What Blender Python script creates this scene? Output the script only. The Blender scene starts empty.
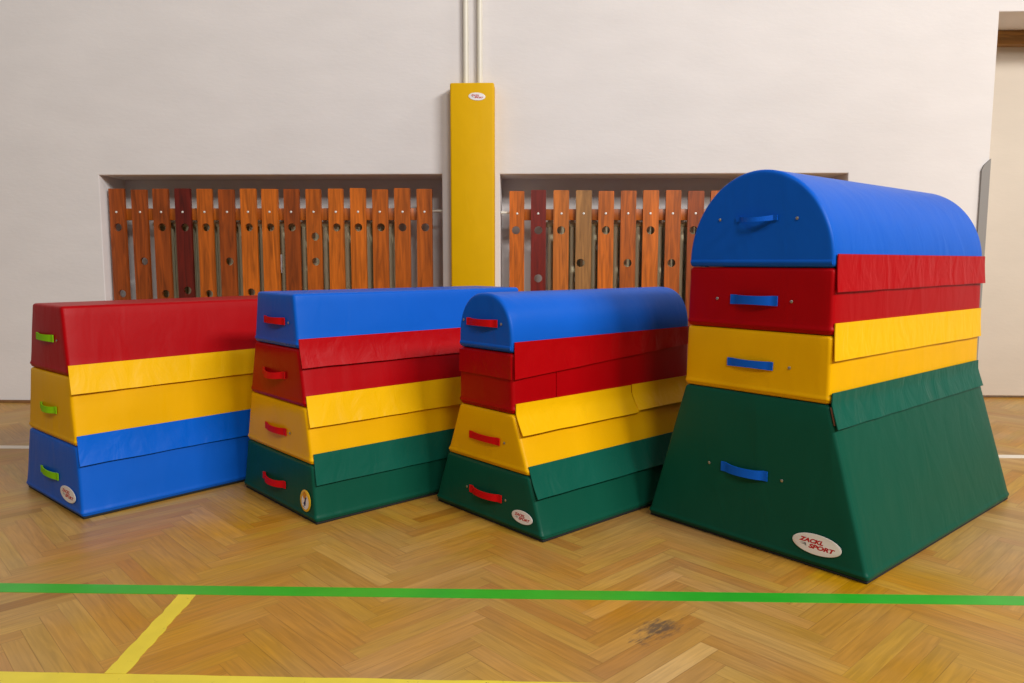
import bpy, bmesh, math, random
from mathutils import Vector, Matrix, noise
random.seed(7)
SC = bpy.context.scene
COL = SC.collection
PI = math.pi

# ------------------------------------------------------------------ helpers
def s2l(c):
    c = c / 255.0
    return c / 12.92 if c <= 0.04045 else ((c + 0.055) / 1.055) ** 2.4

def rgb(r, g, b):
    return (s2l(r), s2l(g), s2l(b), 1.0)

def smooth_by_angle(me, deg):
    bm = bmesh.new(); bm.from_mesh(me)
    lim = math.radians(deg)
    for f in bm.faces:
        f.smooth = True
    for e in bm.edges:
        if len(e.link_faces) == 2 and e.calc_face_angle(0.0) > lim:
            e.smooth = False
    bm.to_mesh(me); bm.free()

def obj(name, bm, mat, parent=None, smooth=40, recalc=True):
    if recalc:
        bmesh.ops.recalc_face_normals(bm, faces=bm.faces[:])
    me = bpy.data.meshes.new(name)
    bm.to_mesh(me); bm.free()
    if smooth:
        smooth_by_angle(me, smooth)
    mats = mat if isinstance(mat, (list, tuple)) else [mat]
    for m in mats:
        me.materials.append(m)
    o = bpy.data.objects.new(name, me)
    COL.objects.link(o)
    if parent is not None:
        o.parent = parent
    return o

def tag(o, label, cat=None, group=None, kind=None):
    if label: o['label'] = label
    if cat: o['category'] = cat
    if group: o['group'] = group
    if kind: o['kind'] = kind
    return o

def thing(name, label, cat, loc, rz=0.0, group=None):
    o = bpy.data.objects.new(name, None)
    o.empty_display_size = 0.05
    COL.objects.link(o)
    o.location = loc
    o.rotation_euler = (0, 0, rz)
    return tag(o, label, cat, group)

def add_box(bm, x0, x1, y0, y1, z0, z1, mi=0):
    vs = [bm.verts.new((x, y, z)) for z in (z0, z1) for y in (y0, y1) for x in (x0, x1)]
    for q in ((0, 2, 3, 1), (4, 5, 7, 6), (0, 1, 5, 4), (2, 6, 7, 3), (0, 4, 6, 2), (1, 3, 7, 5)):
        f = bm.faces.new([vs[i] for i in q]); f.material_index = mi
    return vs

def add_bevel_box(bm, x0, x1, y0, y1, z0, z1, r, seg=2):
    t = bmesh.new()
    add_box(t, x0, x1, y0, y1, z0, z1)
    bmesh.ops.bevel(t, geom=t.edges[:], offset=r, segments=seg, profile=0.5, affect='EDGES')
    me = bpy.data.meshes.new('tmp'); t.to_mesh(me); t.free()
    bm.from_mesh(me); bpy.data.meshes.remove(me)

def add_tube(bm, pts, r, n=14, cap=True):
    pts = [Vector(p) for p in pts]
    rings = []
    prev = None
    for i, p in enumerate(pts):
        d = (pts[min(i + 1, len(pts) - 1)] - pts[max(i - 1, 0)]).normalized()
        ref = prev if prev is not None else (Vector((0, 0, 1)) if abs(d.z) < 0.9 else Vector((1, 0, 0)))
        a = (ref - d * ref.dot(d)).normalized()
        b = d.cross(a)
        prev = a
        rings.append([bm.verts.new(p + a * r * math.cos(2 * PI * k / n) + b * r * math.sin(2 * PI * k / n)) for k in range(n)])
    for i in range(len(rings) - 1):
        for k in range(n):
            bm.faces.new((rings[i][k], rings[i][(k + 1) % n], rings[i + 1][(k + 1) % n], rings[i + 1][k]))
    if cap:
        bm.faces.new(rings[0][::-1]); bm.faces.new(rings[-1])

def loft(bm, rings, cap=True):
    """rings: list of lists of coordinates, all the same length, closed loops"""
    R = [[bm.verts.new(p) for p in r] for r in rings]
    n = len(R[0])
    for i in range(len(R) - 1):
        for k in range(n):
            bm.faces.new((R[i][k], R[i][(k + 1) % n], R[i + 1][(k + 1) % n], R[i + 1][k]))
    if cap:
        bm.faces.new(R[0][::-1]); bm.faces.new(R[-1])

def curve_mesh(splines, extrude):
    """flat closed outlines with holes -> mesh (XY plane), returned as bmesh"""
    cu = bpy.data.curves.new('tmp', 'CURVE')
    cu.dimensions = '2D'; cu.fill_mode = 'BOTH'; cu.extrude = extrude
    for pts in splines:
        sp = cu.splines.new('POLY'); sp.points.add(len(pts) - 1)
        for p, q in zip(sp.points, pts):
            p.co = (q[0], q[1], 0, 1)
        sp.use_cyclic_u = True
    return _eval(cu)

def text_mesh(s, size, shear, offset, extrude=0.0):
    cu = bpy.data.curves.new('tmp', 'FONT')
    cu.body = s; cu.size = size; cu.shear = shear; cu.offset = offset; cu.extrude = extrude
    cu.resolution_u = 4
    return _eval(cu)

def _eval(cu):
    o = bpy.data.objects.new('tmp', cu); COL.objects.link(o)
    dg = bpy.context.evaluated_depsgraph_get(); dg.update()
    me = bpy.data.meshes.new_from_object(o.evaluated_get(dg))
    bm = bmesh.new(); bm.from_mesh(me)
    bpy.data.objects.remove(o); bpy.data.meshes.remove(me); bpy.data.curves.remove(cu)
    return bm

def merge(dst, src, M, mi=0):
    src.transform(M)
    for f in src.faces:
        f.material_index = mi
    me = bpy.data.meshes.new('tmp'); src.to_mesh(me); src.free()
    dst.from_mesh(me); bpy.data.meshes.remove(me)

# ------------------------------------------------------------------ materials
def new_mat(name):
    m = bpy.data.materials.new(name); m.use_nodes = True
    nt = m.node_tree
    return m, nt, nt.nodes['Principled BSDF']

def node(nt, t, **kw):
    n = nt.nodes.new(t)
    for k, v in kw.items():
        setattr(n, k, v)
    return n

def plain(name, col, rough=0.5, metal=0.0, spec=0.5):
    m, nt, b = new_mat(name)
    b.inputs['Base Color'].default_value = col
    b.inputs['Roughness'].default_value = rough
    b.inputs['Metallic'].default_value = metal
    b.inputs['Specular IOR Level'].default_value = spec
    return m

def vinyl(name, col, rough=0.40, wrinkle=0.15, fine=0.12, var=0.06, stretch=(5, 5, 2.0)):
    """coated fabric: fine weave grain and shallow drape wrinkles"""
    m, nt, b = new_mat(name)
    L = nt.links.new
    tc = node(nt, 'ShaderNodeTexCoord')
    mp = node(nt, 'ShaderNodeMapping'); mp.inputs['Scale'].default_value = stretch
    L(tc.outputs['Object'], mp.inputs['Vector'])
    n1 = node(nt, 'ShaderNodeTexNoise'); n1.inputs['Scale'].default_value = 2.2; n1.inputs['Detail'].default_value = 3; n1.inputs['Roughness'].default_value = 0.45
    n1.inputs['Distortion'].default_value = 0.6
    L(mp.outputs['Vector'], n1.inputs['Vector'])
    n2 = node(nt, 'ShaderNodeTexNoise'); n2.inputs['Scale'].default_value = 420; n2.inputs['Detail'].default_value = 2
    L(tc.outputs['Object'], n2.inputs['Vector'])
    b1 = node(nt, 'ShaderNodeBump'); b1.inputs['Strength'].default_value = wrinkle; b1.inputs['Distance'].default_value = 0.02
    L(n1.outputs['Fac'], b1.inputs['Height'])
    b2 = node(nt, 'ShaderNodeBump'); b2.inputs['Strength'].default_value = fine; b2.inputs['Distance'].default_value = 0.001
    L(n2.outputs['Fac'], b2.inputs['Height']); L(b1.outputs['Normal'], b2.inputs['Normal'])
    L(b2.outputs['Normal'], b.inputs['Normal'])
    n3 = node(nt, 'ShaderNodeTexNoise'); n3.inputs['Scale'].default_value = 9; n3.inputs['Detail'].default_value = 4
    L(tc.outputs['Object'], n3.inputs['Vector'])
    hs = node(nt, 'ShaderNodeHueSaturation'); hs.inputs['Color'].default_value = col
    mr = node(nt, 'ShaderNodeMapRange'); mr.inputs['To Min'].default_value = 1 - var; mr.inputs['To Max'].default_value = 1 + var
    L(n3.outputs['Fac'], mr.inputs['Value']); L(mr.outputs['Result'], hs.inputs['Value'])
    L(hs.outputs['Color'], b.inputs['Base Color'])
    b.inputs['Roughness'].default_value = rough
    b.inputs['Specular IOR Level'].default_value = 0.12
    return m

RED = vinyl('red_vinyl', rgb(164, 0, 8))
YEL = vinyl('yellow_vinyl', rgb(230, 172, 0))
BLU = vinyl('blue_vinyl', rgb(12, 91, 197))
GRN = vinyl('green_vinyl', rgb(12, 78, 60))
FL = {}
for k, c in (('R', rgb(170, 2, 10)), ('Y', rgb(236, 182, 4)), ('B', rgb(0, 93, 204)), ('G', rgb(14, 86, 70))):
    FL[k] = vinyl('flap_vinyl_' + k, c, wrinkle=0.26, stretch=(7, 7, 4.0), rough=0.38)
BODY = {'R': RED, 'Y': YEL, 'B': BLU, 'G': GRN}
PAD = vinyl('pad_vinyl', rgb(222, 172, 0), wrinkle=0.12, rough=0.5)
STRAP_LIME = vinyl('lime_webbing', rgb(135, 200, 10), wrinkle=0.1, fine=0.5, rough=0.6)
STRAP_RED = vinyl('red_webbing', rgb(205, 10, 16), wrinkle=0.1, fine=0.5, rough=0.6)
STRAP_BLUE = vinyl('blue_webbing', rgb(10, 92, 205), wrinkle=0.1, fine=0.5, rough=0.55)
METAL = plain('eyelet_metal', rgb(170, 170, 165), 0.35, 0.9)
STK_WHITE = plain('sticker_white', rgb(236, 232, 230), 0.4)
STK_RED = plain('sticker_red', rgb(190, 16, 28), 0.45)
STK_GREY = plain('sticker_grey', rgb(110, 112, 120), 0.45)
STK_YEL = plain('emblem_yellow', rgb(236, 186, 20), 0.45)
STK_NAVY = plain('emblem_navy', rgb(36, 44, 92), 0.45)
STK_GOLD = plain('emblem_gold', rgb(214, 140, 10), 0.45)
CREAM = plain('cream_paint', rgb(222, 216, 200), 0.4)
RADI = plain('radiator_enamel', rgb(214, 204, 168), 0.4)
SCREW = plain('screw_zinc', rgb(225, 222, 215), 0.4, 0.3)
BASE_BLACK = plain('black_base', rgb(24, 24, 24), 0.8)
VELCRO = plain('brown_hook_tape', rgb(105, 62, 40), 0.8)

def plaster(name, col):
    m, nt, b = new_mat(name)
    L = nt.links.new
    tc = node(nt, 'ShaderNodeTexCoord')
    n1 = node(nt, 'ShaderNodeTexNoise'); n1.inputs['Scale'].default_value = 3.0; n1.inputs['Detail'].default_value = 6
    mp = node(nt, 'ShaderNodeMapping'); mp.inputs['Scale'].default_value = (1, 1, 2.5)
    L(tc.outputs['Object'], mp.inputs['Vector']); L(mp.outputs['Vector'], n1.inputs['Vector'])
    n2 = node(nt, 'ShaderNodeTexNoise'); n2.inputs['Scale'].default_value = 26; n2.inputs['Detail'].default_value = 5
    L(mp.outputs['Vector'], n2.inputs['Vector'])
    hs = node(nt, 'ShaderNodeHueSaturation'); hs.inputs['Color'].default_value = col
    mr = node(nt, 'ShaderNodeMapRange'); mr.inputs['From Min'].default_value = 0.3; mr.inputs['From Max'].default_value = 0.7
    mr.inputs['To Min'].default_value = 0.965; mr.inputs['To Max'].default_value = 1.02
    L(n1.outputs['Fac'], mr.inputs['Value']); L(mr.outputs['Result'], hs.inputs['Value'])
    L(hs.outputs['Color'], b.inputs['Base Color'])
    bp = node(nt, 'ShaderNodeBump'); bp.inputs['Strength'].default_value = 0.09; bp.inputs['Distance'].default_value = 0.01
    L(n2.outputs['Fac'], bp.inputs['Height']); L(bp.outputs['Normal'], b.inputs['Normal'])
    b.inputs['Roughness'].default_value = 0.8
    b.inputs['Specular IOR Level'].default_value = 0.25
    return m
WALL = plaster('white_plaster', rgb(226, 221, 219))
DOOR = plaster('cream_door_paint', rgb(214, 203, 188))

def wood(name, use_obj=True, col=(0.2, 0.06, 0.015, 1), scale=(26, 26, 2.2), rough=0.38):
    m, nt, b = new_mat(name)
    L = nt.links.new
    tc = node(nt, 'ShaderNodeTexCoord'); oi = node(nt, 'ShaderNodeObjectInfo')
    ad = node(nt, 'ShaderNodeVectorMath', operation='ADD')
    sc = node(nt, 'ShaderNodeVectorMath', operation='SCALE'); sc.inputs['Scale'].default_value = 37.0
    cb = node(nt, 'ShaderNodeCombineXYZ')
    for i in range(3): L(oi.outputs['Random'], cb.inputs[i])
    L(cb.outputs['Vector'], sc.inputs[0])
    mp = node(nt, 'ShaderNodeMapping'); mp.inputs['Scale'].default_value = scale
    L(tc.outputs['Object'], mp.inputs['Vector']); L(mp.outputs['Vector'], ad.inputs[0]); L(sc.outputs['Vector'], ad.inputs[1])
    n1 = node(nt, 'ShaderNodeTexNoise'); n1.inputs['Scale'].default_value = 1.6; n1.inputs['Detail'].default_value = 5; n1.inputs['Distortion'].default_value = 1.2
    L(ad.outputs['Vector'], n1.inputs['Vector'])
    hs = node(nt, 'ShaderNodeHueSaturation')
    if use_obj: L(oi.outputs['Color'], hs.inputs['Color'])
    else: hs.inputs['Color'].default_value = col
    mr = node(nt, 'ShaderNodeMapRange'); mr.inputs['From Min'].default_value = 0.28; mr.inputs['From Max'].default_value = 0.72
    mr.inputs['To Min'].default_value = 0.55; mr.inputs['To Max'].default_value = 1.35
    L(n1.outputs['Fac'], mr.inputs['Value']); L(mr.outputs['Result'], hs.inputs['Value'])
    L(hs.outputs['Color'], b.inputs['Base Color'])
    b.inputs['Roughness'].default_value = rough
    return m
SLAT = wood('varnished_slat_wood')
HEADER = wood('door_header_wood', False, rgb(150, 108, 52), (2.2, 26, 26), 0.5)
FOOT_SHADE = wood('wall_foot_shade_brown', False, rgb(120, 84, 50), (2.2, 26, 26), 0.5)  # brown of the strip that paints shade at the wall foot

def parquet():
    m, nt, b = new_mat('oak_parquet')
    L = nt.links.new
    at = node(nt, 'ShaderNodeAttribute', attribute_name='plank')
    uv = node(nt, 'ShaderNodeUVMap', uv_map='UVMap')
    tc = node(nt, 'ShaderNodeTexCoord')
    sep = node(nt, 'ShaderNodeSeparateColor'); L(at.outputs['Color'], sep.inputs['Color'])
    rp = node(nt, 'ShaderNodeValToRGB')
    el = rp.color_ramp.elements
    el[0].position = 0.0; el[0].color = rgb(156, 110, 44)
    el[1].position = 1.0; el[1].color = rgb(206, 167, 98)
    for p, c in ((0.2, rgb(173, 127, 55)), (0.6, rgb(184, 140, 66)), (0.85, rgb(192, 150, 78))):
        e = rp.color_ramp.elements.new(p); e.color = c
    L(sep.outputs['Red'], rp.inputs['Fac'])
    # grain along the plank
    mp = node(nt, 'ShaderNodeMapping'); mp.inputs['Scale'].default_value = (5, 75, 1)
    L(uv.outputs['UV'], mp.inputs['Vector'])
    cb = node(nt, 'ShaderNodeCombineXYZ'); L(sep.outputs['Green'], cb.inputs[0]); L(sep.outputs['Blue'], cb.inputs[1])
    sc = node(nt, 'ShaderNodeVectorMath', operation='SCALE'); sc.inputs['Scale'].default_value = 90.0
    L(cb.outputs['Vector'], sc.inputs[0])
    ad = node(nt, 'ShaderNodeVectorMath', operation='ADD'); L(mp.outputs['Vector'], ad.inputs[0]); L(sc.outputs['Vector'], ad.inputs[1])
    n1 = node(nt, 'ShaderNodeTexNoise'); n1.inputs['Scale'].default_value = 1.5; n1.inputs['Detail'].default_value = 4; n1.inputs['Distortion'].default_value = 0.7
    L(ad.outputs['Vector'], n1.inputs['Vector'])
    hs = node(nt, 'ShaderNodeHueSaturation')
    L(rp.outputs['Color'], hs.inputs['Color'])
    mr = node(nt, 'ShaderNodeMapRange'); mr.inputs['From Min'].default_value = 0.3; mr.inputs['From Max'].default_value = 0.7
    mr.inputs['To Min'].default_value = 0.82; mr.inputs['To Max'].default_value = 1.12
    L(n1.outputs['Fac'], mr.inputs['Value'])
    # large worn patches
    n4 = node(nt, 'ShaderNodeTexNoise'); n4.inputs['Scale'].default_value = 1.7; n4.inputs['Detail'].default_value = 3
    L(tc.outputs['Object'], n4.inputs['Vector'])
    mr4 = node(nt, 'ShaderNodeMapRange'); mr4.inputs['From Min'].default_value = 0.3; mr4.inputs['From Max'].default_value = 0.7
    mr4.inputs['To Min'].default_value = 0.93; mr4.inputs['To Max'].default_value = 1.06
    L(n4.outputs['Fac'], mr4.inputs['Value'])
    mu = node(nt, 'ShaderNodeMath', operation='MULTIPLY'); L(mr.outputs['Result'], mu.inputs[0]); L(mr4.outputs['Result'], mu.inputs[1])
    L(mu.outputs['Value'], hs.inputs['Value'])
    hu = node(nt, 'ShaderNodeMapRange'); hu.inputs['To Min'].default_value = 0.492; hu.inputs['To Max'].default_value = 0.506
    L(sep.outputs['Blue'], hu.inputs['Value']); L(hu.outputs['Result'], hs.inputs['Hue'])
    sa = node(nt, 'ShaderNodeMapRange'); sa.inputs['From Min'].default_value = 0.3; sa.inputs['From Max'].default_value = 0.7
    sa.inputs['To Min'].default_value = 0.88; sa.inputs['To Max'].default_value = 1.12
    L(n4.outputs['Fac'], sa.inputs['Value']); L(sa.outputs['Result'], hs.inputs['Saturation'])
    # joints: dark lines at plank edges (second UV: distance to the edges in metres)
    uv2 = node(nt, 'ShaderNodeUVMap', uv_map='Edge')
    sx = node(nt, 'ShaderNodeSeparateXYZ'); L(uv2.outputs['UV'], sx.inputs['Vector'])
    def edge(out, length):
        a = node(nt, 'ShaderNodeMath', operation='SUBTRACT'); a.inputs[0].default_value = length; L(out, a.inputs[1])
        mn = node(nt, 'ShaderNodeMath', operation='MINIMUM'); L(out, mn.inputs[0]); L(a.outputs[0], mn.inputs[1])
        return mn
    ex = edge(sx.outputs['X'], 8 * PW); ey = edge(sx.outputs['Y'], PW)
    mn = node(nt, 'ShaderNodeMath', operation='MINIMUM'); L(ex.outputs[0], mn.inputs[0]); L(ey.outputs[0], mn.inputs[1])
    gp = node(nt, 'ShaderNodeMapRange'); gp.inputs['From Min'].default_value = 0.0002; gp.inputs['From Max'].default_value = 0.0011
    gp.inputs['To Min'].default_value = 1.0; gp.inputs['To Max'].default_value = 0.0
    L(mn.outputs[0], gp.inputs['Value'])
    gr = node(nt, 'ShaderNodeMath', operation='MULTIPLY'); L(gp.outputs['Result'], gr.inputs[0])
    gv = node(nt, 'ShaderNodeMapRange'); gv.inputs['To Min'].default_value = 0.05; gv.inputs['To Max'].default_value = 0.65
    L(sep.outputs['Green'], gv.inputs['Value']); L(gv.outputs['Result'], gr.inputs[1])
    mx = node(nt, 'ShaderNodeMix', data_type='RGBA'); L(gr.outputs[0], mx.inputs['Factor'])
    L(hs.outputs['Color'], mx.inputs['A']); mx.inputs['B'].default_value = rgb(84, 50, 22)
    # black scuff on the varnish
    off = node(nt, 'ShaderNodeVectorMath', operation='SUBTRACT'); off.inputs[1].default_value = (0.275, 1.580, 0)
    L(tc.outputs['Object'], off.inputs[0])
    rot = node(nt, 'ShaderNodeMapping', vector_type='TEXTURE'); rot.inputs['Rotation'].default_value = (0, 0, math.radians(45)); rot.inputs['Scale'].default_value = (0.16, 0.085, 1)
    L(off.outputs['Vector'], rot.inputs['Vector'])
    ln = node(nt, 'ShaderNodeVectorMath', operation='LENGTH'); L(rot.outputs['Vector'], ln.inputs[0])
    n5 = node(nt, 'ShaderNodeTexNoise'); n5.inputs['Scale'].default_value = 1.0; n5.inputs['Detail'].default_value = 5; n5.inputs['Roughness'].default_value = 0.65
    mp5 = node(nt, 'ShaderNodeMapping', vector_type='TEXTURE'); mp5.inputs['Rotation'].default_value = (0, 0, math.radians(45)); mp5.inputs['Scale'].default_value = (0.05, 0.013, 1)
    L(tc.outputs['Object'], mp5.inputs['Vector']); L(mp5.outputs['Vector'], n5.inputs['Vector'])
    fa = node(nt, 'ShaderNodeMapRange'); fa.inputs['From Min'].default_value = 0.1; fa.inputs['From Max'].default_value = 1.0
    fa.inputs['To Min'].default_value = 0.34; fa.inputs['To Max'].default_value = -0.12
    L(ln.outputs['Value'], fa.inputs['Value'])
    su = node(nt, 'ShaderNodeMath', operation='ADD'); L(fa.outputs['Result'], su.inputs[0]); L(n5.outputs['Fac'], su.inputs[1])
    st = node(nt, 'ShaderNodeMapRange'); st.inputs['From Min'].default_value = 0.66; st.inputs['From Max'].default_value = 0.84
    st.inputs['To Max'].default_value = 0.8
    L(su.outputs[0], st.inputs['Value'])
    mx2 = node(nt, 'ShaderNodeMix', data_type='RGBA'); L(st.outputs['Result'], mx2.inputs['Factor'])
    L(mx.outputs['Result'], mx2.inputs['A']); mx2.inputs['B'].default_value = rgb(74, 64, 58)
    L(mx2.outputs['Result'], b.inputs['Base Color'])
    bp = node(nt, 'ShaderNodeBump', invert=True); bp.inputs['Strength'].default_value = 0.2; bp.inputs['Distance'].default_value = 0.001
    L(gp.outputs['Result'], bp.inputs['Height']); L(bp.outputs['Normal'], b.inputs['Normal'])
    n6 = node(nt, 'ShaderNodeMapRange'); n6.inputs['To Min'].default_value = 0.3; n6.inputs['To Max'].default_value = 0.46
    L(n4.outputs['Fac'], n6.inputs['Value']); L(n6.outputs['Result'], b.inputs['Roughness'])
    b.inputs['Specular IOR Level'].default_value = 0.4
    return m

# ------------------------------------------------------------------ floor: real herringbone planks
PW = 0.0434
WY = 4.111                      # face of the back wall
def build_floor():
    x0, x1, y0, y1 = -5.0, 5.2, -1.5, 4.62
    bm = bmesh.new()
    uvl = bm.loops.layers.uv.new('UVMap'); edl = bm.loops.layers.uv.new('Edge')
    cl = bm.loops.layers.float_color.new('plank')
    n = 8; r2 = math.sqrt(2)
    OX, OY = -0.845, 0.02
    def wpt(s, t):
        return (OX + (s - t) / r2 * PW, OY + (s + t) / r2 * PW)
    rnd = random.Random(3)
    step = r2 * PW
    def plank(s0, s1, t0, t1, vert):
        c = wpt((s0 + s1) / 2, (t0 + t1) / 2)
        if not (x0 - .3 < c[0] < x1 + .3 and y0 - .3 < c[1] < y1 + .3): return
        q = [(s0, t0), (s1, t0), (s1, t1), (s0, t1)]
        f = bm.faces.new([bm.verts.new((*wpt(s, t), 0)) for s, t in q])
        col = (min(max(rnd.gauss(0.45, 0.16), 0), 1), rnd.random(), rnd.random(), 1)
        for lp, (s, t) in zip(f.loops, q):
            u, v = ((t - t0), (s - s0)) if vert else ((s - s0), (t - t0))
            lp[uvl].uv = (u * PW, v * PW); lp[edl].uv = (u * PW, v * PW); lp[cl] = col
    for j in range(-12, 13):
        for k in range(-80, 140):
            a, bb = k + n * j, k - n * j
            plank(a, a + n, bb, bb + 1, False)
            plank(a + n, a + n + 1, bb + 1 - n, bb + 1, True)
    for co, no in (((x0, 0, 0), (-1, 0, 0)), ((x1, 0, 0), (1, 0, 0)), ((0, y0, 0), (0, -1, 0)), ((0, y1, 0), (0, 1, 0))):
        bmesh.ops.bisect_plane(bm, geom=bm.verts[:] + bm.edges[:] + bm.faces[:], plane_co=co, plane_no=no, clear_outer=True)
    for f in bm.faces:
        if f.normal.z < 0: f.normal_flip()
    o = obj('floor', bm, parquet(), smooth=0, recalc=False)
    tag(o, None, kind='structure')
build_floor()

# ------------------------------------------------------------------ back wall with two radiator niches and a door recess
def build_wall():
    xs = [-5.0, -2.403, -0.512, -0.198, 1.655, 2.389, 3.55, 5.2]
    zs = [0.0, 0.10, 1.271, 2.09, 3.6]
    def depth(i, k):
        xm = (xs[i] + xs[i + 1]) / 2; zm = (zs[k] + zs[k + 1]) / 2
        if 0.10 < zm < 1.271 and (-2.403 < xm < -0.512 or -0.198 < xm < 1.655): return 0.265
        if zm < 2.09 and 2.389 < xm < 3.55: return 0.40
        return 0.0
    bm = bmesh.new()
    nx, nz = len(xs) - 1, len(zs) - 1
    D = [[depth(i, k) for k in range(nz)] for i in range(nx)]
    def q(a): bm.faces.new([bm.verts.new(p) for p in a])
    for i in range(nx):
        for k in range(nz):
            y = WY + D[i][k]
            q([(xs[i], y, zs[k]), (xs[i + 1], y, zs[k]), (xs[i + 1], y, zs[k + 1]), (xs[i], y, zs[k + 1])])
            if i + 1 < nx and D[i + 1][k] != D[i][k]:
                a, b_ = y, WY + D[i + 1][k]
                q([(xs[i + 1], a, zs[k]), (xs[i + 1], b_, zs[k]), (xs[i + 1], b_, zs[k + 1]), (xs[i + 1], a, zs[k + 1])])
            if k + 1 < nz and D[i][k + 1] != D[i][k]:
                a, b_ = y, WY + D[i][k + 1]
                q([(xs[i], a, zs[k + 1]), (xs[i + 1], a, zs[k + 1]), (xs[i + 1], b_, zs[k + 1]), (xs[i], b_, zs[k + 1])])
    # outer shell so the wall has a body
    yb = WY + 0.52
    q([(xs[0], yb, 0), (xs[-1], yb, 0), (xs[-1], yb, zs[-1]), (xs[0], yb, zs[-1])])
    bmesh.ops.remove_doubles(bm, verts=bm.verts[:], dist=1e-5)
    bmesh.ops.recalc_face_normals(bm, faces=bm.faces[:])
    # soften the plaster arrises
    es = []
    for e in bm.edges:
        if len(e.link_faces) == 2 and e.calc_face_angle(0) > 1.0:
            ys = [v.co.y for v in e.verts]
            if max(ys) < WY + 0.01 and min(v.co.z for v in e.verts) >= 0: es.append(e)
    bmesh.ops.bevel(bm, geom=es, offset=0.008, segments=3, profile=0.5, affect='EDGES')
    for f in bm.faces:
        c = f.calc_center_median()
        if c.y < WY + 0.4 and f.normal.y > 0.5: f.normal_flip()
    o = obj('wall_back', bm, WALL, smooth=50, recalc=False)
    tag(o, None, kind='structure')
build_wall()

bm = bmesh.new(); add_bevel_box(bm, -5.0, -2.41, WY - 0.008, WY, 0.0, 0.016, 0.002)  # dark strip standing in for the contact shade along the wall foot
add_bevel_box(bm, -2.41, 2.385, WY - 0.008, WY, 0.0, 0.016, 0.002)
tag(obj('wall_foot_shade', bm, FOOT_SHADE), None, kind='structure')

# thin grey plate with a slanted top on the wall beside the door recess
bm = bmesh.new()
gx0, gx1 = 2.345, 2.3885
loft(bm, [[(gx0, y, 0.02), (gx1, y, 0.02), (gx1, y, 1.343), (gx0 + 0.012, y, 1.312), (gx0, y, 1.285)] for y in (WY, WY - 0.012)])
tag(obj('trim_1', bm, plain('grey_plate', rgb(142, 138, 134), 0.6)), None, kind='structure')

# door in the recess
dr = bpy.data.objects.new('door_1', None); COL.objects.link(dr); dr.location = (2.39, WY + 0.372, 0); dr['kind'] = 'structure'
bm = bmesh.new(); add_bevel_box(bm, 0.0, 1.155, 0.0, 0.026, 0.014, 2.09, 0.004); obj('door_panel', bm, DOOR, dr)
bm = bmesh.new(); add_bevel_box(bm, 0.0, 1.155, -0.06, -0.001, 2.012, 2.089, 0.004); obj('door_header', bm, HEADER, dr)
bm = bmesh.new(); add_bevel_box(bm, 1.06, 1.1, -0.05, -0.001, 0.98, 1.02, 0.006)
add_bevel_box(bm, 0.96, 1.1, -0.06, -0.04, 0.99, 1.01, 0.006); obj('door_handle', bm, METAL, dr)

# ------------------------------------------------------------------ court lines painted on the floor
def line_mesh(x0, x1, y0, y1, n, ragged=0.0, seed=0, along='x', lean=0.0, tilt=0.0):
    bm = bmesh.new()
    rnd = random.Random(seed)
    A, B = [], []
    for i in range(n + 1):
        t = i / n
        ja = ragged * (noise.noise((t * n * .35, seed, 0)) + 0.5 * rnd.uniform(-1, 1)); jb = ragged * (noise.noise((t * n * .35, seed + 9, 0)) + 0.5 * rnd.uniform(-1, 1))
        if along == 'x':
            x = x0 + (x1 - x0) * t
            A.append((x, y0 + ja + tilt * x)); B.append((x, y1 + jb + tilt * x))
        else:
            y = y0 + (y1 - y0) * t
            A.append((x0 + ja + lean * t, y)); B.append((x1 + jb + lean * t, y))
    h = 0.0008
    rings = [[(a[0], a[1], 0.0001), (a[0], a[1], h), (b[0], b[1], h), (b[0], b[1], 0.0001)] for a, b in zip(A, B)]
    loft(bm, rings)
    return bm

def paint(name, col, rough=0.35, wear=0.0):
    m, nt, b = new_mat(name)
    L = nt.links.new
    tc = node(nt, 'ShaderNodeTexCoord')
    n1 = node(nt, 'ShaderNodeTexNoise'); n1.inputs['Scale'].default_value = 14; n1.inputs['Detail'].default_value = 6
    L(tc.outputs['Object'], n1.inputs['Vector'])
    hs = node(nt, 'ShaderNodeHueSaturation'); hs.inputs['Color'].default_value = col
    mr = node(nt, 'ShaderNodeMapRange'); mr.inputs['To Min'].default_value = 0.85; mr.inputs['To Max'].default_value = 1.15
    L(n1.outputs['Fac'], mr.inputs['Value']); L(mr.outputs['Result'], hs.inputs['Value'])
    mx = node(nt, 'ShaderNodeMix', data_type='RGBA')
    w = node(nt, 'ShaderNodeMapRange'); w.inputs['From Min'].default_value = 0.63; w.inputs['From Max'].default_value = 0.69; w.inputs['To Max'].default_value = wear
    n2 = node(nt, 'ShaderNodeTexNoise'); n2.inputs['Scale'].default_value = 38; n2.inputs['Detail'].default_value = 6; n2.inputs['Roughness'].default_value = .7
    L(tc.outputs['Object'], n2.inputs['Vector']); L(n2.outputs['Fac'], w.inputs['Value']); L(w.outputs['Result'], mx.inputs['Factor'])
    L(hs.outputs['Color'], mx.inputs['A']); mx.inputs['B'].default_value = rgb(96, 72, 30)
    L(mx.outputs['Result'], b.inputs['Base Color'])
    b.inputs['Roughness'].default_value = rough
    return m
GREENP = paint('green_line_paint', rgb(44, 170, 40))
YELP = paint('yellow_line_paint', rgb(226, 205, 58), wear=0.9)
WHITEP = paint('white_line_paint', rgb(232, 222, 205))
tag(obj('court_line', line_mesh(-5.0, 5.2, 1.7135, 1.7625, 90, 0.0006, 1, tilt=0.006), GREENP, smooth=0),
    'long green line painted across the parquet in front of the vaulting boxes', 'court line')
tag(obj('court_line', line_mesh(-5.0, 5.2, 1.311, 1.3585, 240, 0.0016, 2), YELP, smooth=0),
    'long yellow line along the near edge of the parquet floor', 'court line')
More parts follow.
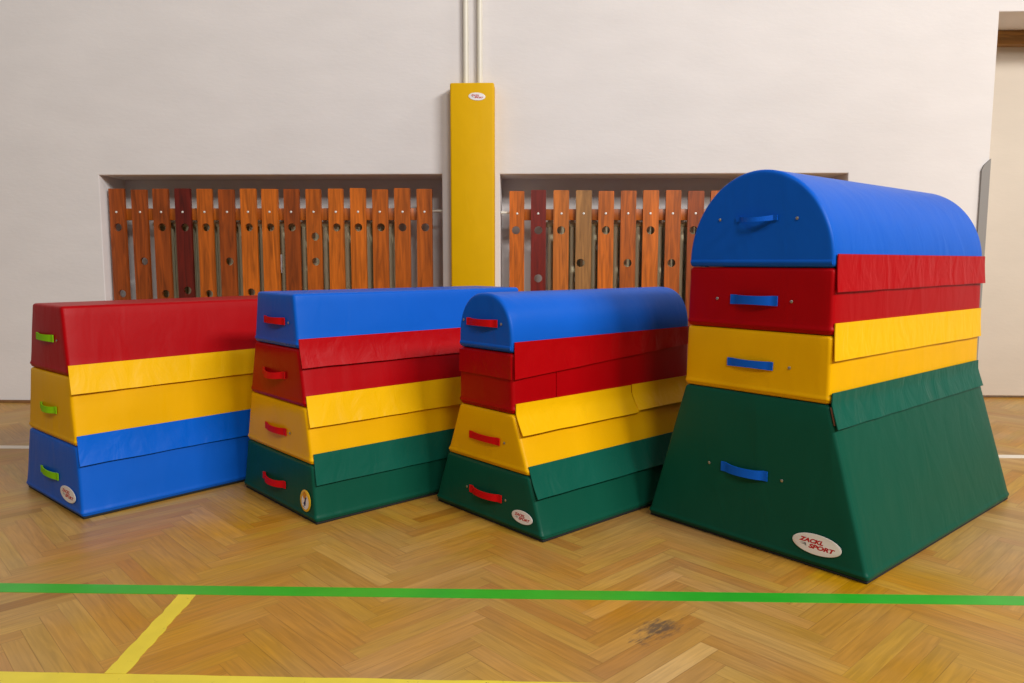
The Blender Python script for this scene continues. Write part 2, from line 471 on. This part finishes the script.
tag(obj('court_line', line_mesh(-0.838, -0.795, 1.360, 1.7075, 22, 0.0035, 4, 'y', -0.021), YELP, smooth=0),
    'short worn yellow stripe joining the green line to the yellow line', 'court line')
tag(obj('court_line', line_mesh(-5.0, 5.2, 3.079, 3.1295, 60, 0.0006, 5), WHITEP, smooth=0),
    'thin white line running behind the boxes near the wall', 'court line')

# ------------------------------------------------------------------ vaulting boxes
def ring(L0, L1, a0, a1, rc, z, nl, nw, bl=0.0):
    """rounded rectangle: x from -L0..L1, y from -a0..a1; bl = outward bulge of the sides"""
    pts = []
    na = 4
    def side(p, q, n, nx, ny):
        for i in range(n):
            t = i / n
            w = 4 * t * (1 - t)
            pts.append((p[0] + (q[0] - p[0]) * t + nx * bl * w, p[1] + (q[1] - p[1]) * t + ny * bl * w, z))
    def arc(cx, cy, a):
        for i in range(na):
            th = a + (PI / 2) * i / na
            pts.append((cx + rc * math.cos(th), cy + rc * math.sin(th), z))
    side((-L0 + rc, -a0), (L1 - rc, -a0), nl, 0, -1); arc(L1 - rc, -a0 + rc, -PI / 2)
    side((L1, -a0 + rc), (L1, a1 - rc), nw, 1, 0); arc(L1 - rc, a1 - rc, 0)
    side((L1 - rc, a1), (-L0 + rc, a1), nl, 0, 1); arc(-L0 + rc, a1 - rc, PI / 2)
    side((-L0, a1 - rc), (-L0, -a0 + rc), nw, -1, 0); arc(-L0 + rc, -a0 + rc, PI)
    return pts

def segment_bm(L0, L1, a0, a1, z0, z1, r=0.009, rc=0.011, bulge=0.004, sag=0.0, seed=0.0):
    """block-shaped foam segment tapering from (L0,a0) at z0 to (L1,a1) at z1"""
    rings = []
    H = z1 - z0
    lev = [(0.0, r + 0.008)] + [(r * (1 - math.cos(t)), r * (1 - math.sin(t))) for t in (0.0, .4, .8, 1.2, PI / 2)]
    zs = [(z0 + dz, ins) for dz, ins in lev]
    m = 8
    zs += [(z0 + k, -0.0022 * math.exp(-((k - .013) / .007) ** 2)) for k in (.011, .013, .0155, .018, .021, .025)]
    zs += [(z0 + r + (H - 2 * r) * i / m, 0.0) for i in range(2, m)]
    zs += [(z1 - dz, ins) for dz, ins in reversed(lev)]
    for z, ins in zs:
        t = (z - z0) / H
        L = L0 + (L1 - L0) * t - ins; a = a0 + (a1 - a0) * t - ins
        bl = bulge * max(0.0, 4 * t * (1 - t)) ** 0.6
        rr = max(rc - max(ins, 0) * .5, 0.004)
        pts = ring(L, L, a, a, rr, z, 30, 18, bl)
        pts = [(x + 0.0012 * noise.noise((x * 6, y * 6, z * 9 + seed)), y + 0.0012 * noise.noise((x * 6 + 5, y * 6, z * 9 + seed)), zz) for x, y, zz in pts]
        rings.append(pts)
    bm = bmesh.new(); loft(bm, rings)
    return bm

def dome_profile(a, z0, h, straight, e, ins):
    """closed (y,z) outline: rounded bottom corners, short upright sides, arched top"""
    arched = h * straight <= 0.01
    a -= ins; z0 += ins; h -= 2 * ins
    r = max(0.010 - ins * .6, 0.002)
    pts = []
    n = 56
    hz = h * straight
    for i in range(n + 1):
        t = PI * i / n
        c, s = math.cos(t), math.sin(t)
        y = a * math.copysign(abs(c) ** e, c); z = z0 + hz + (h - hz) * s ** e
        pts.append((y, z))
    left = [(-a, z0 + hz * k) for k in (0.75, 0.5)] if not arched else []
    right = [(a, z0 + hz * k) for k in (0.5, 0.75)] if not arched else []
    corner_l = [(-a + r * (1 - math.cos(t)), z0 + r * (1 - math.sin(t))) for t in (0, .5, 1.0, PI / 2)]
    corner_r = [(a - r * (1 - math.cos(t)), z0 + r * (1 - math.sin(t))) for t in (PI / 2, 1.0, .5, 0)]
    base = [(-a + r + (2 * a - 2 * r) * i / 14, z0) for i in range(1, 14)]
    if arched:
        pts = pts[2:-2]
    out = corner_r[0:] + right + pts + left + corner_l + base
    return out

def dome_bm(L, a, z0, h, straight, e, r=0.010):
    bm = bmesh.new()
    rings = []
    lev = [(-0.0, r + 0.006)] + [(r * (1 - math.cos(t)), r * (1 - math.sin(t))) for t in (0, .35, .7, 1.05, 1.35, PI / 2)]
    xs = [(-L + d, i) for d, i in lev] + [(-L + r + (2 * L - 2 * r) * k / 26, 0) for k in range(1, 26)] + [(L - d, i) for d, i in reversed(lev)]
    for x, ins in xs:
        pr = dome_profile(a, z0, h, straight, e, ins)
        rings.append([(x, y, z) for y, z in pr])
    loft(bm, rings)
    hr = []
    for i in range(25):
        y = (a - .006) * (2 * i / 24 - 1)
        hr.append([(-L + .001 - .0034 * math.sin(PI * k / 7), y, z0 + .006 + .016 * k / 7) for k in range(8)])
    loft(bm, hr)
    return bm

def strap_bm(y0, y1, zc, hw, xf, bow=0.014, droop=0.0, th=0.003):
    """webbing handle bowed out from the end face at x = xf(z) (outside = -x)"""
    bm = bmesh.new()
    n = 20
    rings = []
    for i in range(n + 1):
        t = i / n
        y = y0 + (y1 - y0) * t
        w = 0.0 if t < .12 or t > .88 else math.sin(PI * (t - .12) / .76) ** 0.6
        z = zc - droop * w
        b = 0.0012 + bow * w
        hh = hw * (1 - 0.12 * w)
        tw = 0.25 * droop * w
        rings.append([(xf(z - hh) - b - tw, y, z - hh), (xf(z - hh) - b - th - tw, y, z - hh),
                      (xf(z + hh) - b - th + tw, y, z + hh), (xf(z + hh) - b + tw, y, z + hh)])
    loft(bm, rings)
    return bm

def disc_bm(r, th, n=14):
    bm = bmesh.new()
    loft(bm, [[(rr * math.cos(2 * PI * k / n), rr * math.sin(2 * PI * k / n), z) for k in range(n)] for rr, z in ((r, 0), (r, th * .5), (r * .72, th))])
    return bm

def end_matrix(yc, zc, xf, gap=0.0008, roll=0.0):
    """local XY (X right, Y up, Z outward) -> end face seen from outside (-x)"""
    dz = 0.02
    slope = (xf(zc + dz) - xf(zc - dz)) / (2 * dz)
    up = Vector((slope, 0, 1)).normalized()
    right = Vector((0, -1, 0))
    out = right.cross(up)
    M = Matrix((right, up, out)).transposed().to_4x4()
    M.translation = Vector((xf(zc), yc, zc)) + out * gap
    return M @ Matrix.Rotation(roll, 4, 'Z')

def sticker_bm(rx, ry):
    """white oval with two staggered slanted words and a small grey swoosh"""
    bm = bmesh.new()
    n = 48
    loft(bm, [[(rx * k_ * math.cos(2 * PI * k / n), ry * k_ * math.sin(2 * PI * k / n), z) for k in range(n)] for k_, z in ((1, 0), (1, .0006), (.98, .001))])
    def word(s, x, y, w, h):
        t = text_mesh(s, 1.0, 0.3, 0.052)
        xs = [v.co.x for v in t.verts]; ys = [v.co.y for v in t.verts]
        sx, sy = w / (max(xs) - min(xs)), h / (max(ys) - min(ys))
        M = Matrix.Translation((x, y, 0.0013)) @ Matrix.Diagonal((sx, sy, 1, 1)) @ Matrix.Translation((-(max(xs) + min(xs)) / 2, -(max(ys) + min(ys)) / 2, 0))
        merge(bm, t, M, 1)
    word('ZACKL', -0.22 * rx, 0.27 * ry, 1.0 * rx, 0.44 * ry)
    word('SPORT', 0.22 * rx, -0.24 * ry, 1.08 * rx, 0.44 * ry)
    t = bmesh.new()
    for k in range(2):
        o_ = -0.13 * ry * k
        f = t.faces.new([t.verts.new(p) for p in ((-.7 * rx, -.07 * ry + o_, .0013), (-.44 * rx, -.05 * ry + o_, .0013), (-.4 * rx, -.26 * ry + o_, .0013), (-.48 * rx, -.13 * ry + o_, .0013))])
    merge(bm, t, Matrix.Identity(4), 2)
    return bm

def emblem_bm(r):
    bm = bmesh.new()
    n = 40
    loft(bm, [[(r * k_ * math.cos(2 * PI * k / n), r * k_ * math.sin(2 * PI * k / n), z) for k in range(n)] for k_, z in ((1, 0), (1, .0006), (.97, .001))])
    def poly(pts, mi, z):
        f = bm.faces.new([bm.verts.new((x * r, y * r, z)) for x, y in pts]); f.material_index = mi
    circ = lambda rr, cx, cy, m=28: [(cx + rr * math.cos(2 * PI * k / m), cy + rr * math.sin(2 * PI * k / m)) for k in range(m)]
    poly(circ(.68, 0, -.12), 1, .0013)                    # white field
    poly(circ(.34, -.1, .48, 20), 3, .0016)               # gold spot
    poly([(-.32, -.28), (-.12, -.1), (.02, .3), (.3, .36), (.16, .06), (.1, -.42), (-.08, -.5)], 2, .0017)   # slanted navy figure
    poly([(-.42, -.5), (-.3, -.62), (-.05, -.66), (-.16, -.54)], 2, .0017)
    return bm

def flap_bm(x0, x1, zt, zb, aw, seed, zb1=None, flare=0.008, gap=0.003, amp=0.0018):
    """joining flap lying on the front long side (y = -aw(z)); hangs over the seam, lower edge free"""
    nx, nz = 60, 6
    th = 0.0028
    bm = bmesh.new()
    zb1 = zb if zb1 is None else zb1
    P = [[None] * (nz + 1) for _ in range(nx + 1)]
    for i in range(nx + 1):
        u = i / nx
        x = x0 + (x1 - x0) * u
        zbi = zb + (zb1 - zb) * u
        for k in range(nz + 1):
            t = k / nz
            wob = noise.noise((x * 7 + seed * 3.1, seed, t * 0.8)) + 0.6 * noise.noise((x * 19 + seed, seed * 2, t * 1.5))
            o = gap + flare * t * t + amp * t * wob
            z = zt + (zbi - zt) * t + 0.0012 * t * noise.noise((x * 9, seed + 4, 0))
            slope = 0.004 * (1 if u > .5 else -1) * abs(2 * u - 1) ** 8 * t
            P[i][k] = (x + slope, -aw(z) - max(o, gap * .7), z)
    F = [[bm.verts.new(p) for p in row] for row in P]
    G = [[bm.verts.new((p[0], p[1] - th, p[2])) for p in row] for row in P]
    for i in range(nx):
        for k in range(nz):
            bm.faces.new((F[i][k], F[i + 1][k], F[i + 1][k + 1], F[i][k + 1]))
            bm.faces.new((G[i][k], G[i][k + 1], G[i + 1][k + 1], G[i + 1][k]))
    for i in range(nx):
        bm.faces.new((F[i][0], G[i][0], G[i + 1][0], F[i + 1][0])); bm.faces.new((F[i][nz], F[i + 1][nz], G[i + 1][nz], G[i][nz]))
    for k in range(nz):
        bm.faces.new((F[0][k], F[0][k + 1], G[0][k + 1], G[0][k])); bm.faces.new((F[nx][k], G[nx][k], G[nx][k + 1], F[nx][k + 1]))
    return bm

CN = {'R': 'red', 'Y': 'yellow', 'B': 'blue', 'G': 'green'}

class VaultBox:
    def __init__(s, label, loc, rz, L, kb, a, z, cols, strap):
        s.root = thing('vaulting_box', label, 'vaulting box', (loc[0], loc[1], 0.001), rz, 'soft vaulting boxes in a row')
        s.L, s.kb, s.a, s.z, s.cols, s.strap = L, kb, a, z, cols, strap
        s.seg = []
        s.zt = z[-1]
    def Lz(s, zz): return s.L - s.kb * min(zz, s.zt) / s.zt
    def aw(s, zz):
        if zz >= s.z[-1]: return s.a[-1] + .001
        for i in range(len(s.z) - 1):
            if s.z[i] <= zz <= s.z[i + 1]:
                t = (zz - s.z[i]) / (s.z[i + 1] - s.z[i]); return s.a[i] + t * (s.a[i + 1] - s.a[i]) + .001
        return s.a[0]
    def xf(s, zz): return -s.Lz(zz) - 0.0074 - 0.004 * max(0.0, 1 - zz / s.z[1])
    def block(s, i, col):
        g = 0.0006
        bm = segment_bm(s.Lz(s.z[i]) + (.004 if i else .008), s.Lz(s.z[i + 1]) + .004, s.a[i] + (.001 if i else .006), s.a[i + 1] + .001, s.z[i] + (g if i else 0.006), s.z[i + 1] - g, seed=i * 7.3 + s.L * 11, bulge=0.003)
        o = obj('foam_segment', bm, BODY[col], s.root); o['label'] = CN[col] + ' vinyl foam segment'
        s.seg.append(o); return o
    def base(s):
        bm = bmesh.new(); L, a = s.L + .003, s.a[0] + .001
        add_bevel_box(bm, -L, L, -a, a, 0.0, 0.0068, 0.002)  # thin black slab below the bottom segment
        o = obj('base_slab', bm, BASE_BLACK, s.root); o['label'] = 'thin black underside'
    def dome(s, h, straight, e, col='B'):
        bm = dome_bm(s.L - s.kb + .005, s.a[-1] + .001, s.zt + 0.0006, h, straight, e)
        o = obj('domed_top_segment', bm, BODY[col], s.root); o['label'] = CN[col] + ' rounded top segment'
        s.seg.append(o); return o
    def handle(s, i, y0, y1, zc, hw=0.0115, bow=0.012, droop=0.0, label=None):
        o = obj('handle', strap_bm(y0, y1, zc, hw, s.xf, bow, droop), s.strap, s.seg[i])
        if label: o['label'] = label
    def rivet(s, i, y, z, r=0.0042):
        bm = bmesh.new(); merge(bm, disc_bm(r, 0.0018), end_matrix(y, z, s.xf, 0.0003))
        obj('eyelet', bm, METAL, s.seg[i])
    def sticker(s, i, y, z, rx, ry, roll=0.0):
        bm = bmesh.new(); b = sticker_bm(rx, ry); b.transform(end_matrix(y, z, s.xf, 0.0006, roll))
        o = obj('logo_sticker', b, [STK_WHITE, STK_RED, STK_GREY], s.seg[i], smooth=30, recalc=False); bm.free()
        o['label'] = 'white oval sticker with slanted red lettering'
    def flap(s, i, zt, zb, x0=None, x1=None, seed=0, zb1=None, **kw):
        x0 = -s.L + 0.010 if x0 is None else x0; x1 = s.L - 0.004 if x1 is None else x1
        col = s.cols[i]
        o = obj('joining_flap', flap_bm(x0, x1, zt, zb, s.aw, seed, zb1, **kw), FL[col], s.seg[i], smooth=50)
        return o

STRAPNAME = {}
# --- box 1: blue / yellow / red, flat top, lime handles
b = VaultBox('low flat-topped vaulting box of three layers, red on top, with lime handles', (-1.297, 2.753), 0.888, 0.481, 0.013,
             [0.255, 0.2172, 0.180, 0.133], [0, 0.222, 0.439, 0.659], 'BYR', STRAP_LIME)
for i, c in enumerate('BYR'): b.block(i, c)
b.base()
b.handle(0, 0.085, -0.076, 0.102, bow=.009, label='lime green webbing handle'); b.handle(1, 0.070, -0.077, 0.321, bow=0.012, droop=0.003, label='lime green webbing handle'); b.handle(2, 0.081, -0.075, 0.553, bow=.009, label='lime green webbing handle')
b.rivet(2, -0.098, 0.548)
b.sticker(0, -0.154, 0.061, 0.066, 0.025, -0.02)
b.flap(1, 0.474, 0.386, x0=-0.476, x1=0.486, seed=1); b.flap(0, 0.255, 0.165, x0=-0.476, seed=2, x1=0.486)
# --- box 2: green / yellow / red / blue, flat top, red handles, round emblem
b = VaultBox('flat-topped vaulting box of four layers, blue on top, with round yellow emblem', (-0.501, 2.719), 0.772, 0.481, 0.0094,
             [0.260, 0.235, 0.199, 0.158, 0.131], [0, 0.179, 0.352, 0.530, 0.700], 'GYRB', STRAP_RED)
for i, c in enumerate('GYRB'): b.block(i, c)
b.base()
b.handle(0, 0.094, -0.072, 0.083, label='red webbing handle', bow=0.016, droop=0.003); b.handle(1, 0.073, -0.079, 0.257, label='red webbing handle'); b.handle(2, 0.084, -0.078, 0.440, label='red webbing handle', droop=0.006, bow=.02); b.handle(3, 0.065, -0.082, 0.612, label='red webbing handle')
b.rivet(3, -0.104, 0.609); b.rivet(1, -0.101, 0.258)
e_ = emblem_bm(0.034); e_.transform(end_matrix(-0.205, 0.064, b.xf, 0.0006))
tag(obj('emblem_sticker', e_, [STK_YEL, STK_WHITE, STK_NAVY, STK_GOLD], b.seg[0], smooth=30, recalc=False), 'round yellow emblem sticker')
b.flap(2, 0.5605, 0.473, x0=-0.4745, x1=0.486, seed=3); b.flap(1, 0.387, 0.294, x0=-0.4745, x1=0.487, seed=4); b.flap(0, 0.212, 0.120, x0=-0.4745, x1=0.487, seed=5)
# --- box 3: green / yellow / red / blue dome, red handles
b = VaultBox('smaller round-topped vaulting box of four layers, with red handles', (0.1600, 2.553), 0.758, 0.427, -0.003,
             [0.2535, 0.1945, 0.128, 0.1245], [0, 0.180, 0.352, 0.533], 'GYRB', STRAP_RED)
for i, c in enumerate('GYR'): b.block(i, c)
b.base()
b.dome(0.173, 0.12, 0.84)
b.handle(0, 0.070, -0.084, 0.088, label='red webbing handle', bow=.015); b.handle(1, 0.071, -0.074, 0.262, label='red webbing handle', bow=.006); b.handle(3, 0.079, -0.065, 0.617, label='red webbing handle')
b.rivet(3, 0.097, 0.621); b.rivet(3, -0.081, 0.617); b.rivet(0, 0.086, 0.089); b.rivet(0, -0.100, 0.089); b.rivet(1, -0.093, 0.262)
b.sticker(0, -0.175, 0.056, 0.045, 0.0195)
b.flap(2, 0.566, 0.457, x0=-0.428, x1=0.427, zb1=0.503, seed=6, flare=.004)
b.flap(1, 0.384, 0.295, x0=-0.425, x1=0.097, seed=7, flare=.012); b.flap(1, 0.385, 0.302, x0=0.104, x1=0.427, seed=8, flare=.014)
b.flap(0, 0.207, 0.121, x0=-0.426, x1=0.427, seed=9, flare=.014)
bm = bmesh.new()                                                     # short flap on the end face under the dome
n_ = 20; rr_ = []
for i in range(n_ + 1):
    y = 0.116 - 0.243 * i / n_
    k_ = 0.001 + 0.001 * noise.noise((y * 20, 3, 1))
    rr_.append([(b.xf(.53) - 0.0008, y, 0.528), (b.xf(.53) - 0.0035, y, 0.528), (b.xf(.46) - 0.0035 - k_, y * 1.012, 0.4575), (b.xf(.46) - 0.0008 - k_, y * 1.012, 0.4575)])
loft(bm, rr_); obj('end_flap', bm, FL['R'], b.seg[2])
bm = bmesh.new()                                                     # raised vertical seam on the red side
add_box(bm, -0.2565, -0.2535, -0.0022, 0.0006, 0, 0.118)
for v in bm.verts:
    v.co.z += 0.362; v.co.y -= b.aw(v.co.z) + 0.003
obj('seam', bm, RED, b.seg[2])
# --- box 4: tall, green / yellow / red / blue dome, blue handles
b = VaultBox('tallest vaulting box, round blue top and wide sloping green base, with blue handles', (0.986, 2.428), 0.738, 0.522, 0.005,
             [0.342, 0.2225, 0.221, 0.219], [0, 0.436, 0.613, 0.785], 'GYRB', STRAP_BLUE)
for i, c in enumerate('GYR'): b.block(i, c)
b.base()
b.dome(0.262, 0.03, 1.0)
b.handle(0, 0.083, -0.064, 0.215, hw=0.0135, bow=.012, droop=.002, label='blue webbing handle'); b.handle(1, 0.076, -0.065, 0.5195, bow=.006, label='blue webbing handle')
b.handle(2, 0.073, -0.071, 0.696, hw=0.0135, bow=.014, label='blue webbing handle'); b.handle(3, 0.063, -0.062, 0.917, hw=0.007, bow=.022, droop=.004, label='blue webbing handle')
for i, y, z in ((3, .117, .918), (3, -.116, .913), (2, .118, .696), (2, -.110, .696), (1, -.112, .52), (0, .125, .215), (0, -.106, .213)): b.rivet(i, y, z)
b.sticker(0, -0.212, 0.066, 0.067, 0.0275, 0.01)
b.flap(2, 0.820, 0.724, x0=-0.5145, x1=0.522, seed=10, flare=.004, zb1=0.730); b.flap(1, 0.645, 0.549, x0=-0.516, x1=0.512, seed=11, flare=.004); b.flap(0, 0.467, 0.376, x0=-0.521, x1=0.508, seed=12, flare=.003, zb1=.381, gap=.005)
bm = bmesh.new()                                                     # brown hook tape peeping out at the flap's end
rr_ = []
for z in (0.385, 0.405, 0.43):
    y = -b.aw(z) - 0.0035
    rr_.append([(-0.5235, y - .001, z), (-0.49, y - .001, z), (-0.49, y + .0025, z), (-0.5235, y + .0025, z)])
loft(bm, rr_); obj('hook_tape', bm, VELCRO, b.seg[0])

# ------------------------------------------------------------------ radiators behind slatted covers
def radiator(label, x0, x1, y, meter=None):
    r = thing('radiator', label, 'radiator', (x0, y, 0.16), 0, 'radiators in the wall niches')
    n = int(round((x1 - x0) / 0.0605))
    for i in range(n):
        bm = bmesh.new()
        cx = i * 0.0605 + 0.03
        for dy in (-0.045, 0.0, 0.045):
            add_tube(bm, [(cx, dy, 0.05), (cx, dy, 0.835)], 0.0145, 10)
        add_tube(bm, [(cx, -0.055, 0.845), (cx, -0.035, 0.862), (cx, 0.035, 0.862), (cx, 0.055, 0.845)], 0.019, 10)
        add_tube(bm, [(cx, -0.055, 0.05), (cx, 0.055, 0.05)], 0.019, 10)
        add_tube(bm, [(cx - .029, 0, 0.85), (cx + .029, 0, 0.85)], 0.016, 10)
        add_tube(bm, [(cx - .029, 0, 0.05), (cx + .029, 0, 0.05)], 0.016, 10)
        if i in (1, n - 2): add_tube(bm, [(cx, 0, 0.04), (cx, 0, -0.0595)], 0.014, 10)
        obj('column', bm, RADI, r)
    if meter is not None:
        bm = bmesh.new(); add_bevel_box(bm, meter - 0.016, meter + 0.016, -0.071, -0.0565, 0.575, 0.68, 0.004); add_bevel_box(bm, meter - 0.007, meter + .005, -0.0725, -0.070, 0.632, 0.65, 0.0008)
        tag(obj('heat_meter', bm, STK_WHITE, r), 'small white heat meter')
radiator('cream column radiator behind the slats of the left niche', -2.19, -0.78, WY + 0.178, meter=0.737)
radiator('cream column radiator behind the slats of the right niche', 0.05, 1.50, WY + 0.178)

SY = WY + 0.054
KX = SY / 4.231
def kx(x): return x * KX                       # board positions were measured on a plane a little deeper
def kz(z): return 0.8 + (z - 0.8) * KX
def cover(label, x0, slats, ztop, zrail0, zrail1, zsc, bracket):
    xa = slats[0][0]; xb = slats[-1][1]
    r = thing('radiator_cover', label, 'radiator cover', (xa, SY, 0.1), 0, 'slatted radiator covers')
    zo = 0.1
    # rails
    for z0, z1 in ((zrail0, zrail1), (0.19, 0.255)):
        bm = bmesh.new(); add_bevel_box(bm, 0.012, xb - xa - 0.012, 0.0205, 0.040, z0 - zo, z1 - zo, 0.002)
        o = obj('rail', bm, SLAT, r); o.color = rgb(176, 92, 22)
    rnd = random.Random(len(slats))
    for (s0, s1, col, holes) in slats:
        w = s1 - s0
        zb, zt = 0.004, ztop - zo + rnd.uniform(-.004, .003)
        outl = [(-w / 2, zb), (w / 2, zb), (w / 2, zt - .003), (w / 2 - .003, zt), (-w / 2 + .003, zt), (-w / 2, zt - .003)]
        sp = [outl]
        for (hx, hz) in holes:
            rr = 0.0222
            sp.append([(hx + rr * math.cos(2 * PI * k / 24), hz - zo + rr * math.sin(2 * PI * k / 24)) for k in range(24)])
        bm = curve_mesh(sp, 0.0098)
        bm.transform(Matrix.Translation((0, 0.0099, 0)) @ Matrix.Rotation(PI / 2, 4, 'X'))
        bmesh.ops.remove_doubles(bm, verts=bm.verts[:], dist=1e-6)
        o = obj('slat', bm, SLAT, r, smooth=30)
        o.location = ((s0 + s1) / 2 - xa, 0, 0); o.color = col
        for zz in (zsc, 0.222):
            bm = bmesh.new(); merge(bm, disc_bm(0.0062, 0.0022, 12), Matrix.Translation((rnd.uniform(-.004, .004), -0.0001, zz - zo)) @ Matrix.Rotation(PI / 2, 4, 'X'))
            obj('screw', bm, SCREW, o)
    bm = bmesh.new()
    bx = bracket[0] - xa; ex = bracket[1] - xa; d = 1 if ex > bx else -1
    add_tube(bm, [(bx, 0.026, zsc + .006 - zo), (bx + d * .012, 0.026, zsc + .006 - zo), (ex, 0.012, zsc + .006 - zo)], 0.0075, 10)
    tag(obj('bracket', bm, CREAM, r), 'white wall bracket')
W_ = dict(dk=rgb(148, 68, 16), md=rgb(180, 90, 18), lt=rgb(190, 106, 34), rd=rgb(118, 28, 14), mr=rgb(98, 22, 10), or_=rgb(198, 102, 20), tn=rgb(160, 112, 60))
H, M_, LO = 0.992, 0.80, 0.615
xs1 = [(-2.423, -2.335), (-2.294, -2.206), (-2.171, -2.082), (-2.044, -1.955), (-1.918, -1.831), (-1.795, -1.705), (-1.670, -1.580), (-1.549, -1.456), (-1.422, -1.335), (-1.297, -1.212), (-1.170, -1.085), (-1.046, -0.958), (-0.921, -0.832), (-0.797, -0.708), (-0.671, -0.584)]
c1 = ['dk', 'dk', 'dk', 'mr', 'md', 'dk', 'or_', 'or_', 'dk', 'md', 'or_', 'or_', 'md', 'md', 'md']
h1 = [[H, LO], [M_], [H, LO], [H, LO + .02], [H, LO], [M_], [H, LO + .01], [H], [H], [.94, M_], [H, LO], [H, LO], [H, LO], [H], [H]]
dx = [0.0, 0.012, 0.002, 0.006, 0.003, 0.006, 0.0, 0.0, -0.002, 0.006, 0.002, 0.0, 0.002, 0.0, 0.004]
shift = 0.0
sl = [(kx(a), kx(b_), W_[c], [(d if z != LO else d * .6 + .004, kz(z)) for z in hs]) for (a, b_), c, hs, d in zip(xs1, c1, h1, dx)]
cover('slatted wooden radiator cover in the wall niche left of the yellow pad', 0, sl, kz(1.2065), kz(1.033), kz(1.100), kz(1.078), (kx(-0.584), -0.513))
xs2 = [(-0.151, -0.068), (-0.031, 0.053), (0.094, 0.181), (0.219, 0.307), (0.344, 0.430), (0.468, 0.553), (0.591, 0.678), (0.716, 0.800), (0.838, 0.926)]
while xs2[-1][1] < 1.5:
    xs2.append((xs2[-1][0] + .1245, xs2[-1][1] + .1245))
c2 = ['or_', 'rd', 'lt', 'tn', 'or_', 'md', 'or_', 'md', 'dk'] + ['md', 'or_', 'dk', 'md', 'or_', 'md']
H2, M2 = 0.976, 0.795
h2 = [[H2], [H2, .708], [H2], [M2], [H2], [M2], [H2], [M2], [H2]] + [[H2], [M2], [H2], [H2], [M2], [H2]]
d2 = [-.005, 0, 0, -.015, 0, 0, 0, -.004, -.01, 0, 0, 0, 0, 0, 0]
sl = [(kx(a), kx(b_), W_[c], [(d, kz(z)) for z in hs]) for (a, b_), c, hs, d in zip(xs2, c2, h2, d2)]
cover('slatted wooden radiator cover in the wall niche right of the yellow pad', 0, sl, kz(1.195), kz(1.0325), kz(1.094), kz(1.068), (kx(-0.151), -0.197))

# ------------------------------------------------------------------ padded post and pipes
pd = thing('wall_pad', 'tall narrow yellow pad on the wall between the two radiator niches', 'wall pad', (-0.3395, WY - 0.10, 0.0))
bm = bmesh.new(); add_bevel_box(bm, -0.1155, 0.1155, 0.0, 0.0995, 0.02, 1.728, 0.009, 3)
obj('pad_cover', bm, PAD, pd)
st = sticker_bm(0.044, 0.020)
st.transform(Matrix.Translation((0.0265, -0.0008, 1.657)) @ Matrix.Rotation(PI / 2, 4, 'X') @ Matrix.Rotation(-0.06, 4, 'Z'))
tag(obj('logo_sticker', st, [STK_WHITE, STK_RED, STK_GREY], pd, smooth=30, recalc=False), 'white oval sticker with slanted lettering')
for x, lab, r in ((-0.378, 'left one of two cream pipes rising above the yellow pad', 0.0148), (-0.304, 'right one of two cream pipes rising above the yellow pad', 0.0148)):
    bm = bmesh.new(); add_tube(bm, [(0, 0, 1.73), (0, 0, 3.4)], r, 18, True)
    p = obj('heating_pipe', bm, CREAM); p.location = (x, WY - 0.018, 0)
    tag(p, lab, 'pipe', 'heating pipes on the wall')

# ------------------------------------------------------------------ camera (749 px focal length on a 1024 px frame)
cam = bpy.data.cameras.new('camera'); co = bpy.data.objects.new('camera', cam); COL.objects.link(co)
F_PX, YAW, PITCH, ROLL = 749.34, -0.03204, 0.10586, 0.00139
cam.sensor_width = 36.0; cam.lens = F_PX / 1024 * 36.0
cy_, sy_, cp_, sp_ = math.cos(YAW), math.sin(YAW), math.cos(PITCH), math.sin(PITCH)
fw = Vector((sy_ * cp_, cy_ * cp_, -sp_)); r0 = Vector((cy_, -sy_, 0)); u0 = r0.cross(fw)
rt = r0 * math.cos(ROLL) + u0 * math.sin(ROLL); up = -r0 * math.sin(ROLL) + u0 * math.cos(ROLL)
M = Matrix((rt, up, -fw)).transposed().to_4x4(); M.translation = (0, 0, 0.8)
co.matrix_world = M
cam.clip_start = 0.05
SC.camera = co

# ------------------------------------------------------------------ light: hall lamps out of view, plus an added frontal fill
def area(name, loc, target, sx, sy, power, col):
    l = bpy.data.lights.new(name, 'AREA'); l.shape = 'RECTANGLE'; l.size = sx; l.size_y = sy; l.energy = power; l.color = col
    o = bpy.data.objects.new(name, l); COL.objects.link(o); o.location = loc
    d = Vector(target) - Vector(loc)
    o.rotation_euler = d.to_track_quat('-Z', 'Y').to_euler()
    return o
WARM = (1.0, 0.975, 0.945)
area('hall_or_fill_light', (5.2, -2.6, 5.2), (0.2, 3.2, 0.6), 3.0, 0.9, 650, WARM)
area('hall_or_fill_light', (7.2, 1.6, 6.0), (0.0, 3.6, 0.6), 1.4, 0.6, 110, WARM)
area('hall_or_fill_light', (1.6, -3.4, 4.4), (0.0, 3.2, 0.6), 1.4, 0.6, 165, WARM)  # unseen frontal fill, added to brighten the niches
area('hall_or_fill_light', (-3.0, -1.0, 5.2), (-0.8, 3.4, 0.6), 1.4, 0.6, 40, WARM)
w = bpy.data.worlds.new('hall'); SC.world = w; w.use_nodes = True
w.node_tree.nodes['Background'].inputs['Color'].default_value = (1.0, 0.955, 0.91, 1)
w.node_tree.nodes['Background'].inputs['Strength'].default_value = 0.20

SC.view_settings.view_transform = 'Standard'
SC.view_settings.look = 'None'
SC.view_settings.exposure = -0.24
SC.view_settings.gamma = 1.0
SC.view_settings.use_curve_mapping = False
SC.cycles.use_denoising = True
SC.cycles.max_bounces = 6
